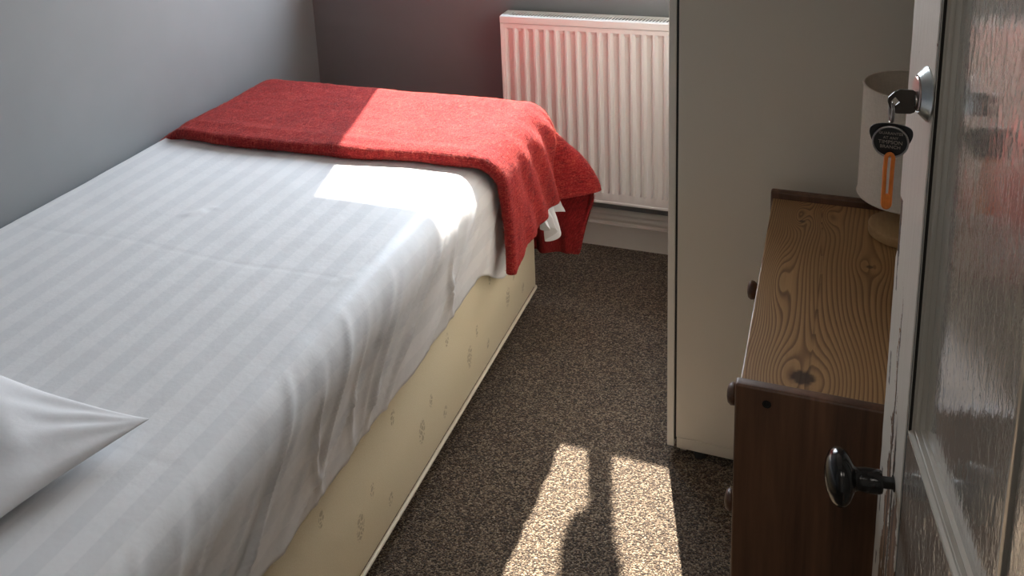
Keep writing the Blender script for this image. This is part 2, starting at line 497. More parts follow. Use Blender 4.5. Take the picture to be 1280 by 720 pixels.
# returns at the edges
edge_r = [[bm.verts.new((cx, front + .018, rz)) for cx, a in (cols[0], cols[-1])] for rz in (rows[0][0], rows[-1][0])]
for k, j in ((0, 0), (1, len(cols) - 1)):
    col = [V[i][j] for i in range(len(rows))]
    bm.faces.new(col + [edge_r[1][k], edge_r[0][k]])
bm.faces.new(V[0] + [edge_r[0][1], edge_r[0][0]])
bm.faces.new(V[-1] + [edge_r[1][1], edge_r[1][0]])
bmesh.ops.bevel(bm, geom=[e for e in bm.edges if len(e.link_faces) == 2 and e.calc_face_angle(0) > .3], offset=.0009, segments=2, affect='EDGES')
obj('front_panel', bm, M['rad'], rad, autosm=50)
bm = bmesh.new()
extrude_profile(bm, [(0, 0), (-.010, 0), (-.013, -.003), (-.013, -.008), (-.010, -.010), (-.002, -.010)], (RL + .006, front + .014, .004), (RR - .006, front + .014, .004), (0, 1, 0), (0, 0, 1))
obj('bottom_lip', bm, M['rad'], rad, autosm=40)
# back plate
obj('back_panel', box((RL + .006, .020, .006), (RR - .006, .028, RZ1 - .014), .003), M['rad'], rad)
obj('inner_shade_block', box((RL + .010, front + .022, .02), (RR - .010, .018, RZ1 - .022)), M['rad_dark'], rad)  # near-black block painting the shade seen through the slots
# side covers
for s in (0, 1):
    x0 = RL if s == 0 else RR - .004
    bm = bmesh.new()
    add_box(bm, (x0, front + .001, .012), (x0 + .004, RB, RZ1 - .004), .001)
    fl = (x0 + .004, x0 + .008) if s == 0 else (x0 - .004, x0)
    add_box(bm, (fl[0], front + .001, .012), (fl[1], front + .0035, RZ1 - .025), .0008)
    obj('side_cover', bm, M['rad'], rad)
# slotted top grille with real slots
bm = bmesh.new()
zt = RZ1
add_box(bm, (RL, front, zt - .022), (RR, front + .003, zt - .001), .001)
add_box(bm, (RL, front + .003, zt - .004), (RR, front + .018, zt), .0008)
add_box(bm, (RL, RB - .022, zt - .004), (RR, RB, zt), .0008)
add_box(bm, (RL, front + .018, zt - .004), (RL + .024, RB - .022, zt)); add_box(bm, (RR - .024, front + .018, zt - .004), (RR, RB - .022, zt))
sx = RL + .024
while sx < RR - .026:
    y0, y1 = front + .018, RB - .022
    sk = .006
    v = [bm.verts.new(c) for c in ((sx + .0043, y0, zt - .0015), (sx + .0088, y0, zt - .0015), (sx + .0088 + sk, y1, zt - .0015), (sx + .0043 + sk, y1, zt - .0015),
                                   (sx + .0043, y0, zt), (sx + .0088, y0, zt), (sx + .0088 + sk, y1, zt), (sx + .0043 + sk, y1, zt))]
    for q in ((0, 3, 2, 1), (4, 5, 6, 7), (0, 1, 5, 4), (1, 2, 6, 5), (2, 3, 7, 6), (3, 0, 4, 7)):
        bm.faces.new([v[i] for i in q])
    sx += .0101
obj('top_grille', bm, M['rad'], rad)
for bx in (RL + .08, RR - .08):
    obj('wall_bracket', box((bx - .015, RB - .004, .05), (bx + .015, .045, .50), .002), M['rad'], rad)

# ------------------------------------------------------------------ wardrobe
war = tag(empty('wardrobe', (1.68, -.51, 0)), 'tall plain off-white wardrobe standing between the radiator and the wooden chest', 'wardrobe')
O = Vector((1.68, -.51, 0))
X0, X1, Y0, Y1, H = 1.3905 - O.x, 1.968 - O.x, -.907 - O.y, -.118 - O.y, 2.02
dth = .0155
CX = X0 + dth + .0045
bm = bmesh.new(); add_box(bm, (CX, Y0, .048), (X1, Y0 + .018, H), .0012); add_box(bm, (CX + .0012, Y0 + .0006, .02), (X1, Y0 + .018, .047), .001)
obj('side_panel', bm, M['wardrobe'], war)
obj('side_panel', box((CX, Y1 - .018, .02), (X1, Y1, H), .0012), M['wardrobe'], war)
obj('top_panel', box((CX, Y0 + .018, H - .02), (X1, Y1 - .018, H)), M['wardrobe'], war)
obj('bottom_shelf', box((CX, Y0 + .018, .06), (X1, Y1 - .018, .078)), M['wardrobe'], war)
obj('plinth', box((CX + .006, Y0 + .018, .003), (CX + .02, Y1 - .018, .06)), M['wardrobe'], war)
obj('back_panel', box((X1 - .004, Y0 + .018, .06), (X1, Y1 - .018, H - .02)), M['wardrobe'], war)
obj('gap_shade_strip', box((CX - .0045, Y0 + .002, .04), (CX, Y1 - .002, H - .003)), M['wardrobe_gap'], war)  # dark strip painting the shade in the gap behind the doors
for k in range(2):
    ya = Y0 - .001 + k * (Y1 - Y0) / 2
    dr = obj('door', box((X0, ya + .001, .022), (X0 + dth, ya + (Y1 - Y0) / 2 - .002, H - .002), .0015), M['wardrobe_door'], war)
    hy = ya + ((Y1 - Y0) / 2 - .05 if k == 0 else .05)
    bm = bmesh.new(); lathe(bm, [(.0, 0), (.006, 0), (.006, -.012), (.013, -.016), (.014, -.022), (.010, -.026), (0, -.027)], 'X', (X0, hy, 1.0), 24)
    obj('door_handle', bm, M['chrome'], dr, autosm=40)
for fx in (CX + .05, X1 - .05):
    for fy in (Y0 + .012, Y1 - .012):
        bm = bmesh.new(); lathe(bm, [(.010, 0), (.012, .003), (.010, .02)], 'Z', (fx, fy, 0), 20)
        obj('foot', bm, M['wardrobe_gap'], war)

# ------------------------------------------------------------------ chest of drawers
CXF, CXB, CYN, CYF = 1.597, 1.897, -1.5925, -.972
che = tag(empty('chest_of_drawers', (1.747, -1.28, 0)), 'small pine chest of drawers with grained brown top and dark stained ends', 'chest of drawers')
O = Vector((1.747, -1.28, 0))
x0, x1, yn, yf = CXF - O.x, CXB - O.x, CYN - O.y, CYF - O.y
ZTOP, ZS = .692, .705
def end_panel(ya, yb, m):
    bm = bmesh.new()
    r = .006
    add_box(bm, (x0, ya, 0), (x1, yb, ZS), r * .6, 3)
    return obj('side_panel', bm, m, che, autosm=60)
end_panel(yn, yn + .018, M['walnut'])
end_panel(yf - .018, yf, M['walnut'])
# screw recess in the near end
bm = bmesh.new(); lathe(bm, [(.0055, 0), (.0055, -.0012), (.0042, -.0014), (.0036, -.0004), (.0, -.0002)], 'Y', (x0 + .040, yn - .0002, .684), 20)
obj('screw_cap', bm, M['dark_void'], che, autosm=40)
# top board, grain phase stored per vertex
knots = [(1.678, -1.534, .018, 1.0), (1.657, -1.073, .0055, .9), (1.765, -1.206, .006, .9), (1.705, -1.02, .004, .3)]
bm = bmesh.new()
add_box(bm, (x0 + .004, yn + .018, ZTOP - .018), (x1, yf - .018, ZTOP), .0015)
me_lo, me_hi = (x0 + .004, yn + .018), (x1, yf - .018)
bmesh.ops.delete(bm, geom=[f for f in bm.faces if f.calc_center_median().z > ZTOP - .0001 and f.calc_area() > .05], context='FACES_ONLY')
gx = [me_lo[0] + .0015 + (me_hi[0] - me_lo[0] - .003) * i / 120 for i in range(121)]
gy = [me_lo[1] + .0015 + (me_hi[1] - me_lo[1] - .003) * j / 220 for j in range(221)]
V = [[bm.verts.new((a, b, ZTOP)) for a in gx] for b in gy]
grid_faces(bm, V)
top = obj('top_board', bm, M['pine'], che)
gat = top.data.attributes.new('grain', 'FLOAT', 'POINT'); kat = top.data.attributes.new('knot', 'FLOAT', 'POINT')
def grain(wx, wy):
    seam = 1.689 + .004 * math.sin(wy * 9)
    u = wx + .014 * nz(wx * 6, wy * 2.2, 1.3) + .005 * nz(wx * 20, wy * 6, 4.)
    freq = 205
    ph = (u - 1.597) * freq
    k = 0
    for kx, ky, kr, ks in knots:
        dx, dy = wx - kx, (wy - ky) * .55
        d2 = dx * dx + dy * dy
        R = kr * 2.6
        # flow of the grain around the knot
        ph += freq * dx * (-R * R / (d2 + R * R * .55)) * ks
        rr = math.hypot(wx - kx, (wy - ky) * .95)
        k = max(k, ks * (1 - smooth01(kr * .62, kr * 1.05, rr + kr * .25 * nz(wx * 160, wy * 160))))
    # cathedral figures near the left edge and the far end
    for cx, cy, sx_, sy_, am in ((1.630, -1.29, .020, .11, 5.5), (1.650, -1.04, .02, .05, 6.), (1.700, -1.04, .018, .05, 5.), (1.79, -1.15, .03, .16, -4.)):
        ph += am * math.exp(-((wx - cx) / sx_) ** 2 - ((wy - cy) / sy_) ** 2)
    if wx > seam: ph = ph * .8 + 3.3
    k = max(k, .55 * math.exp(-((wx - seam) / .0009) ** 2) * (1 if wy < -1.28 else .35))
    return ph, k
gv, kv = [], []
for v_ in top.data.vertices:
    a, b = grain(v_.co.x + O.x, v_.co.y + O.y); gv.append(a); kv.append(b)
gat.data.foreach_set('value', gv); kat.data.foreach_set('value', kv)
obj('back_panel', box((x1 - .006, yn + .018, .03), (x1, yf - .018, ZTOP - .018)), M['walnut'], che)
obj('plinth_rail', box((x0 + .012, yn + .018, .03), (x0 + .03, yf - .018, .095), .002), M['drawer'], che)
for r_ in range(3):
    z0 = .100 + r_ * .1905
    d = obj('drawer', box((x0 + .002, yn + .020, z0), (x0 + .020, yf - .020, z0 + .186), .003), M['drawer'], che)
    for fy in (.255, .745):
        ky = yn + .62 * fy
        bm = bmesh.new()
        lathe(bm, [(0, .002), (.0085, .002), (.0075, -.006), (.012, -.011), (.0165, -.016), (.017, -.021), (.0135, -.0255), (.006, -.0275), (0, -.028)], 'X', (x0 + .002, ky, z0 + .093), 28)
        obj('knob', bm, M['knobwood'], d, smooth=True)

# ------------------------------------------------------------------ table lamp
LX, LY = 1.8216, -1.079
lam = tag(empty('table_lamp', (LX, LY, ZTOP)), 'table lamp with cylindrical cream shade and round wooden base on the chest', 'lamp')
bm = bmesh.new(); lathe(bm, [(0, .0006), (.054, .0006), (.0575, .003), (.058, .006), (.058, .016), (.0572, .0185), (.055, .020), (0, .020)], 'Z', (0, 0, 0), 72)
obj('base', bm, M['lampwood'], lam, autosm=40)
bm = bmesh.new(); lathe(bm, [(.007, .0195), (.007, .11), (.013, .112), (.013, .15), (.0, .151)], 'Z', (0, 0, 0), 24)
obj('stem', bm, M['stem'], lam, autosm=40)
S0, S1, SR = .075, .272, .0785
bm = bmesh.new(); lathe(bm, [(SR, S0), (SR, S1), (SR - .0016, S1), (SR - .0016, S0), (SR, S0)], 'Z', (0, 0, 0), 96, cap=False)
bmesh.ops.remove_doubles(bm, verts=bm.verts, dist=1e-6)
shd = obj('lamp_shade', bm, M['shade'], lam, autosm=40)
for z_ in (S0 + .0015, S1 - .0015):
    bm = bmesh.new(); tube(bm, [(SR * math.cos(a), SR * math.sin(a), z_) for a in [2 * PI * k / 72 for k in range(72)]], .0018, 8, True)
    obj('rim', bm, M['shade'], shd, smooth=True)
bm = bmesh.new()
for k in range(3):
    a = k * 2 * PI / 3 + .4
    tube(bm, [(.013 * math.cos(a), .013 * math.sin(a), .125), (.045 * math.cos(a), .045 * math.sin(a), .125), ((SR - .002) * math.cos(a), (SR - .002) * math.sin(a), .14)], .0014, 6)
obj('shade_spider', bm, M['stem'], shd)

# ------------------------------------------------------------------ bed
bed = tag(empty('bed', (.475, -1.37, 0)), 'single divan bed with cream sprig-patterned base along the left wall', 'bed')
O = Vector((.475, -1.37, 0))
m_div = M['divan']
BX0, BX1, BY0, BY1 = .012, .931, -2.33, -.42
bm = bmesh.new(); add_box(bm, (BX0 - O.x, BY0 - O.y, .066), (BX1 - O.x, BY1 - O.y, .335), .012, 3)
# place pattern in world-aligned coordinates: shift mesh so that object space equals world space
base = obj('divan_base', bm, m_div, bed, autosm=50)
for v_ in base.data.vertices: v_.co += O
base.location = -O
bm = bmesh.new()
def rect_loop(x0, y0, x1, y1, z, r, n=6):
    pts = []
    for cx, cy, a0 in ((x1 - r, y1 - r, 0), (x0 + r, y1 - r, PI / 2), (x0 + r, y0 + r, PI), (x1 - r, y0 + r, 1.5 * PI)):
        for k in range(n + 1):
            a = a0 + k * PI / 2 / n; pts.append((cx + r * math.cos(a), cy + r * math.sin(a), z))
    return pts
tube(bm, rect_loop(BX0 - O.x, BY0 - O.y, BX1 - O.x, BY1 - O.y, .064, .012), .0045, 8, True)
obj('piping', bm, M['piping'], base, smooth=True).location = O
bm = bmesh.new(); add_box(bm, (.02 - O.x, -2.32 - O.y, .336), (.928 - O.x, -.435 - O.y, .572), .06, 5)
obj('mattress', bm, M['pillowcase'], bed, autosm=60)
for cx in (.10, .84):
    for cy in (-2.22, -1.4, -.55):
        bm = bmesh.new(); lathe(bm, [(.0, 0), (.018, 0), (.021, .006), (.021, .05), (.03, .058), (.03, .067)], 'Z', (cx - O.x, cy - O.y, 0), 20)
        obj('castor', bm, M['dark_void'], bed, autosm=40)

# generic draped cloth over the right / foot edges of the bed
def drape(xo, yo, zt, R, ny_front, q_side, q_fan, q_foot, flare_fan, disp, nA=120, nB=36, nC=44, nq=34, ntop=70, front_roll=0.0, xl=.004, wall_drop=0.0, wall_w=.1):
    """returns bmesh plus attributes; xo / yo are the outer faces on the right side and foot"""
    bm = bmesh.new()
    xc, yc = xo - R, yo - R
    data = []   # (across, along) per vertex
    arc = R * PI / 2
    def prof(q, fl, tuck=0.0, qt=1e9):
        if q <= 0: return q, 0.0, (0, 1)
        if q < arc:
            a = q / R; return R * math.sin(a), -R * (1 - math.cos(a)), (math.sin(a), math.cos(a))
        e = q - arc
        eo = fl * .235 * math.sin(PI / 2 * min(1, e / .235)) - tuck * max(0, e - qt)
        return R + eo, -R - e * (1 - .14 * min(1, max(0, fl) / .3)), (1, 0)
    def vert(base, d, q, fl, ac, al, kind, tuck=0, qt=1e9, roll=0.0):
        h, z, nn = prof(q, fl, tuck, qt)
        P = Vector((base[0] + d[0] * h, base[1] + d[1] * h, zt + z))
        N = Vector((d[0] * nn[0], d[1] * nn[0], nn[1]))
        if roll > 0:
            a = roll * PI
            P = P - N * front_roll * (1 - math.cos(a)) + Vector((0, -1, 0)) * front_roll * math.sin(a)
            N = N * math.cos(a) + Vector((0, -1, 0)) * math.sin(a)
        P = P + N * disp(P, q, kind, ac, al)
        P.z -= wall_drop * smooth01(wall_w, .0, P.x) ** 1.6
        v = bm.verts.new(P); data.append((ac, al)); return v
    qs_top = [xl + (xc - xl) * i / ntop for i in range(ntop + 1)]
    # A: rows along y
    rows = []
    ys = [ny_front(0) + 0 for _ in range(1)]
    rolls = [1 - k / 10 for k in range(10)] if front_roll > 0 else []
    for r in rolls + [0.0] * (nA + 1):
        i = len(rows) - len(rolls)
        t = max(0, i) / nA
        row = []
        for xx in qs_top:
            y0 = ny_front(xx); y = y0 + (yc - y0) * t
            al = y - (r * PI * front_roll)
            row.append(vert((xc, y), (1, 0), xx - xc, 0, xx, al, 'top', roll=r))
        for k in range(1, nq + 1):
            y0 = ny_front(xc + .3 * k / nq); y = y0 + (yc - y0) * t
            qm = q_side(y); q = qm * k / nq
            al = y - (r * PI * front_roll)
            row.append(vert((xc, y), (1, 0), q, flare_fan(0) , xc + q, al, 'side', roll=r))
        rows.append(row)
    grid_faces(bm, rows)
    # B: fan around the corner
    last = rows[-1]
    fan = [[last[ntop]] + last[ntop + 1:]]
    for b in range(1, nB + 1):
        th = PI / 2 * b / nB; d = (math.cos(th), math.sin(th))
        qm = q_fan(th); fl = flare_fan(th)
        row = [last[ntop]]
        for k in range(1, nq + 1):
            q = qm * k / nq
            row.append(vert((xc, yc), d, q, fl, xc + q * d[0], yc + q * d[1], 'fan', tuck=.20 * min(1, max(0, fl) / .4), qt=.235))
        fan.append(row)
    grid_faces(bm, fan)
    # C: foot strip
    prev = fan[-1]
    # along the last A row from xc towards the wall
    idx = list(range(ntop - 1, -1, -1))
    strip = [prev]
    for i in idx:
        xx = qs_top[i]; row = [last[i]]
        for k in range(1, nq + 1):
            q = q_foot(xx) * k / nq
            row.append(vert((xx, yc), (0, 1), q, flare_fan(PI / 2), xx, yc + q, 'foot'))
        strip.append(row)
    grid_faces(bm, strip)
    return bm, data

def with_attrs(o, data):
    a = o.data.attributes.new('across', 'FLOAT', 'POINT'); b = o.data.attributes.new('along', 'FLOAT', 'POINT')
    a.data.foreach_set('value', [d[0] for d in data]); b.data.foreach_set('value', [d[1] for d in data])

# --- sheet
rnd = random.Random(21)
folds = []
y = -2.28
while y < -.62:
    folds.append((y, rnd.uniform(.9, 1.9), rnd.uniform(.006, .014), rnd.uniform(.003, .0085), rnd.uniform(-.5, .5), rnd.uniform(.0, .06)))
    y += rnd.uniform(.035, .105)
folds += [(-1.50, 1.15, .009, .0065, .3, 0.0), (-1.33, 1.5, .010, .0065, -.4, 0.0), (-1.10, 1.8, .012, .009, .2, 0.0), (-1.68, 1.2, .010, .009, .1, 0.0)]
tucks = [(.421, -1.201, .016, .004), (.431, -1.192, .010, -.004), (.405, -1.215, .012, .003), (.873, -1.36, .012, .003), (.44, -1.18, .008, .003)]
def sheet_disp(P, q, kind, ac, al):
    d = .0022 * nz(P.x * 5, P.y * 3, 2.1) + .0010 * nz(P.x * 16, P.y * 11, 5.)
    if kind in ('side', 'fan') or q > -.06:
        ramp = smooth01(.0, .13, q)
        for yi, mi, w, a, cv, st in folds:
            dz = (P.z - .55)
            dd = (P.y - yi) - mi * dz - cv * dz * dz * 8
            if abs(dd) < .06:
                rw = smooth01(.015 + st, .13 + st, q) * (1 - .6 * smooth01(.20, .29, q))
                d += a * rw * math.exp(-(dd / w) ** 2)
        d += ramp * (.006 * nz(P.y * 9 - P.z * 11, P.z * 4, 8.) - .002)
        d += .0018 * ramp * nz(P.y * 40 - P.z * 45, P.z * 9, 3.)
    if kind == 'top':
        for tx, ty, w, a in tucks:
            e = ((P.x - tx - .5 * (P.y - ty)) / (w * .45)) ** 2 + ((P.y - ty) / (w * 1.4)) ** 2
            if e < 9: d += a * math.exp(-e)
        # pressed fold lines
        d += -.0005 * math.exp(-((P.y + 1.36 + .02 * nz(P.x * 4, 1.)) / .004) ** 2) - .0004 * math.exp(-((P.y + 1.86) / .004) ** 2)
    return d
bm, data = drape(.960, -.408, ZT, .075, lambda x: -2.325,
                 lambda y: .1178 + .165 + .009 * nz(y * 5, 3.) + .004 * nz(y * 17, 7.) + (.085 * smooth01(-.92, -.72, y)),
                 lambda th: .1178 + .20, lambda x: .1178 + .17, lambda th: -.02, sheet_disp, nA=330, nB=20, nq=44, ntop=80, wall_drop=.030, wall_w=.05)
sheet = obj('bed_sheet', bm, M['sheet'], smooth=True)
with_attrs(sheet, data)
md = sheet.modifiers.new('thickness', 'SOLIDIFY'); md.thickness = .0016; md.offset = -1
tag(sheet, 'white striped satin bed sheet stretched over the mattress', 'bed sheet')
# gathered corner of the sheet peeking out under the blanket
bm = bmesh.new()
V = []
for i in range(29):
    t = i / 28
    row = []
    for j in range(15):
        s = j / 14
        yy = -.545 + .150 * t
        fl = .024 * math.sin(t * 7.5 * PI + .9 * s) * (s ** .8) + .010
        bot = .325 - .035 * math.sin(PI * t) ** .7 - .040 * math.exp(-((t - .42) / .13) ** 2) - .012 * math.sin(t * 15)
        zz = .385 + (bot - .385) * s
        xx = .972 + .010 * s + .012 * s * math.sin(PI * t) + fl + .004 * nz(t * 6, s * 4)
        row.append(bm.verts.new((xx, yy + .014 * s * math.sin(t * 9), zz)))
    V.append(row)
grid_faces(bm, V)
ruf = obj('gathered_corner', bm, M['pillowcase'], sheet, smooth=True)
md = ruf.modifiers.new('thickness', 'SOLIDIFY'); md.thickness = .0018
md = ruf.modifiers.new('sub', 'SUBSURF'); md.levels = 1; md.render_levels = 2

# --- red throw
HEMQ = .1335 + .197
def throw_hem_fan(th):
    a = math.degrees(th)
    return .1335 + (.197 + 0.205 * smooth01(35.0, 37.2, a)) / (1 - .14 * min(1, throw_flare(th) / .3))
def throw_flare(th):
    a = math.degrees(th)
    return .53 * math.exp(-((a - 35) / 19.0) ** 2) + .02
def throw_disp(P, q, kind, ac, al):
    d = .0045 * nz(P.x * 6, P.y * 6, 1.) + .0016 * nz(P.x * 24, P.y * 24, P.z * 24)
    d += .0009 * nz(ac * 110, al * 110, 3.)
    if kind in ('side', 'fan'):
        w = smooth01(.0, .16, q)
        d += w * (.007 * math.sin((P.y + .5 * P.z) * 62) * smooth01(-.80, -.55, P.y) + .004 * nz(P.y * 16, P.z * 5, 2.))
    if kind == 'fan':
        ang = math.atan2(P.y + .47, P.x - .905)
        d += smooth01(.04, .18, q) * .010 * math.sin(ang * 13 + .8)
        if P.z < .375 and math.degrees(ang) > 33: d -= .006
    if kind == 'top':
        d += .003 * math.exp(-((P.y + .80) / .02) ** 2)
        d += 0
        # radiating creases near the far right corner
        r_ = math.hypot(P.x - .80, P.y + .42)
        d += .0035 * math.exp(-(r_ / .14) ** 2) * math.sin(P.x * 130 + P.y * 40)
    return d
bm, data = drape(1.000, -.362, .634, .085, lambda x: -.838 - .018 * math.sin(x * 5.2) + .05 * smooth01(.86, 1.15, x) - .006 * nz(x * 7, 2.),
                 lambda y: HEMQ + .045 * smooth01(-.66, -.84, y) + .010 * nz(y * 14, 1.), throw_hem_fan, lambda x: .1335 + .402 + .006 * nz(x * 8, 2.),
                 throw_flare, throw_disp, nA=110, nB=90, nq=60, ntop=130, front_roll=.0165, xl=.006, wall_drop=.050, wall_w=.12)
throw = obj('throw_blanket', bm, M['wool'], smooth=True)
with_attrs(throw, data)
md = throw.modifiers.new('thickness', 'SOLIDIFY'); md.thickness = .006; md.offset = -1
# brushed fibres standing off the wool
fm = NT('brushed_wool_fibre'); fv = fm.coord()
fm.base(fm.ramp(fm.noise(fv, 40, 3), [(.35, (.42, .014, .013)), (.65, (.74, .14, .10))])); fm.set(Roughness=.8)
tl = fm.n('ShaderNodeBsdfTranslucent'); tl.inputs[0].default_value = (.85, .19, .13, 1)
fx_ = fm.n('ShaderNodeMixShader'); fx_.inputs[0].default_value = .35
fm.l(fm.b.outputs[0], fx_.inputs[1]); fm.l(tl.outputs[0], fx_.inputs[2]); fm.l(fx_.outputs[0], fm.out.inputs[0])
frnd = random.Random(5)
me = throw.data
polys = [p for p in me.polygons if p.area > 1e-9 and p.center.z > .13]
import itertools, bisect
cum = list(itertools.accumulate(p.area for p in polys)); tot = cum[-1]
vs_, fs_ = [], []
for _ in range(70000):
    p = polys[min(len(polys) - 1, bisect.bisect(cum, frnd.random() * tot))]
    ids = p.vertices; a = me.vertices[ids[0]].co; b = me.vertices[ids[1]].co; c3 = me.vertices[ids[2]].co
    r1, r2 = frnd.random(), frnd.random()
    P = a + (b - a) * r1 + (c3 - b) * (r2 * r1)
    N = p.normal
    ang = frnd.gauss(0, .75) + 2.0 * nz(P.x * 9, P.y * 9, P.z * 9)
    T = Vector((math.sin(ang), math.cos(ang) * (1 if frnd.random() < .5 else -1), frnd.uniform(-.2, .2)))
    T = (T - N * T.dot(N))
    if T.length < .05: continue
    T.normalize()
    Ln = frnd.uniform(.004, .010); up = frnd.uniform(.10, .55)
    Sd = T.cross(N) * .00022
    P0_ = P - N * .0004; P1_ = P + T * Ln * .5 + N * Ln * up * .55; P2_ = P + T * Ln + N * Ln * up * frnd.uniform(.4, 1.0)
    k = len(vs_)
    vs_ += [P0_ - Sd, P0_ + Sd, P1_ + Sd, P1_ - Sd, P2_]
    fs_ += [(k, k + 1, k + 2, k + 3), (k + 3, k + 2, k + 4)]
fme = bpy.data.meshes.new('wool_fuzz'); fme.from_pydata(vs_, [], fs_); fme.update()
fuzz = link('wool_fuzz', fme, fm.m, throw); fuzz['kind'] = 'stuff'
tag(throw, 'red woollen throw blanket folded across the foot of the bed', 'blanket')

# --- pillow
pil = None
bm = bmesh.new()
N = 64
PW, PL, PH = .70, .46, .040
def pil_pt(u, v, side):
    cu = 1 - .12 * (1 - v * v) ** 1.0 * (abs(u) ** 2); cv = 1 - .10 * (1 - u * u) * (abs(v) ** 2)
    x = u * cu * PW / 2; y_ = v * cv * PL / 2
    e = max(0.0, (1 - abs(u) ** 2.6)) * max(0.0, (1 - abs(v) ** 2.6))
    h = e ** .55
    z = side * PH * h * (1.0 if side > 0 else .55)
    if side > 0:
        z += h * (.006 * nz(u * 3, v * 3, 1.) )
        rc = math.hypot(1 - u, 1 - v)
        ang = math.atan2(1 - v, 1 - u)
        z += .0022 * math.exp(-((rc - .38) / .28) ** 2) * math.sin(ang * 13 + 2 * nz(u * 4, v * 4)) * min(1, h * 3)
        z += .0028 * h * math.sin((u * .8 + v) * 14 + 3 * nz(u * 2, v * 2, 5)) * math.exp(-((v - .35) / .4) ** 2)
    # corners lift a little
    z += .012 * (abs(u) * abs(v)) ** 3
    return Vector((x, y_, z))
top_v = {}; 
def gp(i, j, side):
    u = math.sin((i / N * 2 - 1) * PI / 2); v = math.sin((j / N * 2 - 1) * PI / 2)
    edge = i in (0, N) or j in (0, N)
    key = (i, j, 0 if edge else side)
    if key not in top_v: top_v[key] = bm.verts.new(pil_pt(u, v, side))
    return top_v[key]
for side in (1, -1):
    for i in range(N):
        for j in range(N):
            q = [gp(i, j, side), gp(i + 1, j, side), gp(i + 1, j + 1, side), gp(i, j + 1, side)]
            bm.faces.new(q if side > 0 else q[::-1])
pil = obj('pillow', bm, M['pillowcase'], smooth=True)
pa = math.radians(-7)
corner = Vector((PW / 2, PL / 2, 0)); rot = Matrix.Rotation(pa, 3, 'Z')
pil.rotation_euler = (0, 0, pa)
pil.location = Vector((.825, -1.828, .623)) - rot @ corner
tag(pil, 'white pillow with one pointed corner lying at the near end of the bed', 'pillow')

# ------------------------------------------------------------------ panelled door (local: x along the leaf, y out of the visible face)
D0 = Vector((1.8968, -2.6459, 0)); dd = Vector((-.1370, .99057, 0)).normalized()
drz = math.atan2(dd.y, dd.x)
door = struct(empty('door_1', D0, drz))
SF, SJ, SH = .957, .850, .119      # free edge, joint beside the lock stile, hinge edge
TH, RC = -.040, -.0128
PAN = [(.580, .849), (.225, .472)]
MUN = (.472, .580)
LR0, LR1, TR, BR = .600, .843, 1.86, .24
zt_ = 1.965
bm = bmesh.new()
# lock stile: slightly ragged free edge
def stile_mesh(sa, sb):
    bm = bmesh.new(); n = 160
    rng = random.Random(3)
    ring = []
    for k in range(n + 1):
        z = .008 + (zt_ - .008) * k / n
        j = .0012 * nz(z * 40, 2.) + (-.0025 if .9 < z < 1.0 and nz(z * 60, 8.) > .25 else 0) - (.006 if .985 < z < 1.045 else 0) - (.003 * max(0, nz(z * 25, 4.)) if z < .75 else 0)
        ja = .0016 * nz(z * 55, 9.) + .0016 * nz(z * 9, 3.)
        pts = [(sa + ja, -.001), (sa + .0016 + ja, 0), (sb - .003 + j, 0), (sb + j, -.003), (sb, TH), (sa, TH)]
        ring.append([bm.verts.new((a, b, z)) for a, b in pts])
    for A, B in zip(ring[:-1], ring[1:]):
        for i in range(6):
            bm.faces.new((A[i], A[(i + 1) % 6], B[(i + 1) % 6], B[i]))
    bm.faces.new(ring[0][::-1]); bm.faces.new(ring[-1])
    return bm
obj('stile', stile_mesh(.8548, SF), M['door_stile'], door)
obj('stile', box((SH, TH, .008), (.225, 0, zt_), .0015), M['door_panel'], door)
obj('joint_crack', box((.8475, TH + .004, .02), (.8560, -.0009, zt_ - .02)), M['dark_void'], door)
for z0, z1 in ((LR0, LR1), (TR, zt_), (.008, BR)):
    obj('rail', box((.225, TH, z0), (.8485, 0, z1), .0012), M['door_rail'], door)
for z0, z1 in ((LR1, TR), (BR, LR0)):
    obj('muntin', box((MUN[0], TH, z0), (MUN[1] - .012, 0, z1), .0012), M['door_panel'], door)
MP = [(0, .0), (0, -.0010), (.0014, -.0043), (.0014, -.0053), (.0044, -.0047), (.0050, -.0057), (.0052, -.0093), (.0084, -.0087), (.0090, -.0098), (.0100, -.0126), (.0100, -.0200), (-.0002, -.0200)]
for (s0, s1) in PAN:
    for z0, z1 in ((LR1, TR), (BR, LR0)):
        p = obj('panel', box((s0 - .01, -.028, z0 - .006), (s1, RC, z1 + .006)), M['door_panel'], door)
        bm = bmesh.new()
        # profile carried round the opening with mitred corners; the muntin side has a raised bead
        inset = 0
        ring = []
        for (w, o_) in MP:
            ring.append([bm.verts.new(c) for c in ((s1 - .0005 - w, o_, z0 + w), (s1 - .0005 - w, o_, z1 - w), (s0 + w, o_, z1 - w), (s0 + w, o_, z0 + w))])
        nP = len(ring)
        for i in range(nP):
            A, B = ring[i], ring[(i + 1) % nP]
            for k in range(4):
                bm.faces.new((A[k], A[(k + 1) % 4], B[(k + 1) % 4], B[k]))
        mo = obj('moulding', bm, M['door_mould'], p)
        if s0 > .5:
            bm = bmesh.new(); tube(bm, [(.5735, -.002, z0 + .001), (.5735, -.002, z1 - .001)], .0062, 12, flat=.9)
            obj('bead', bm, M['door_mould'], p, smooth=True)
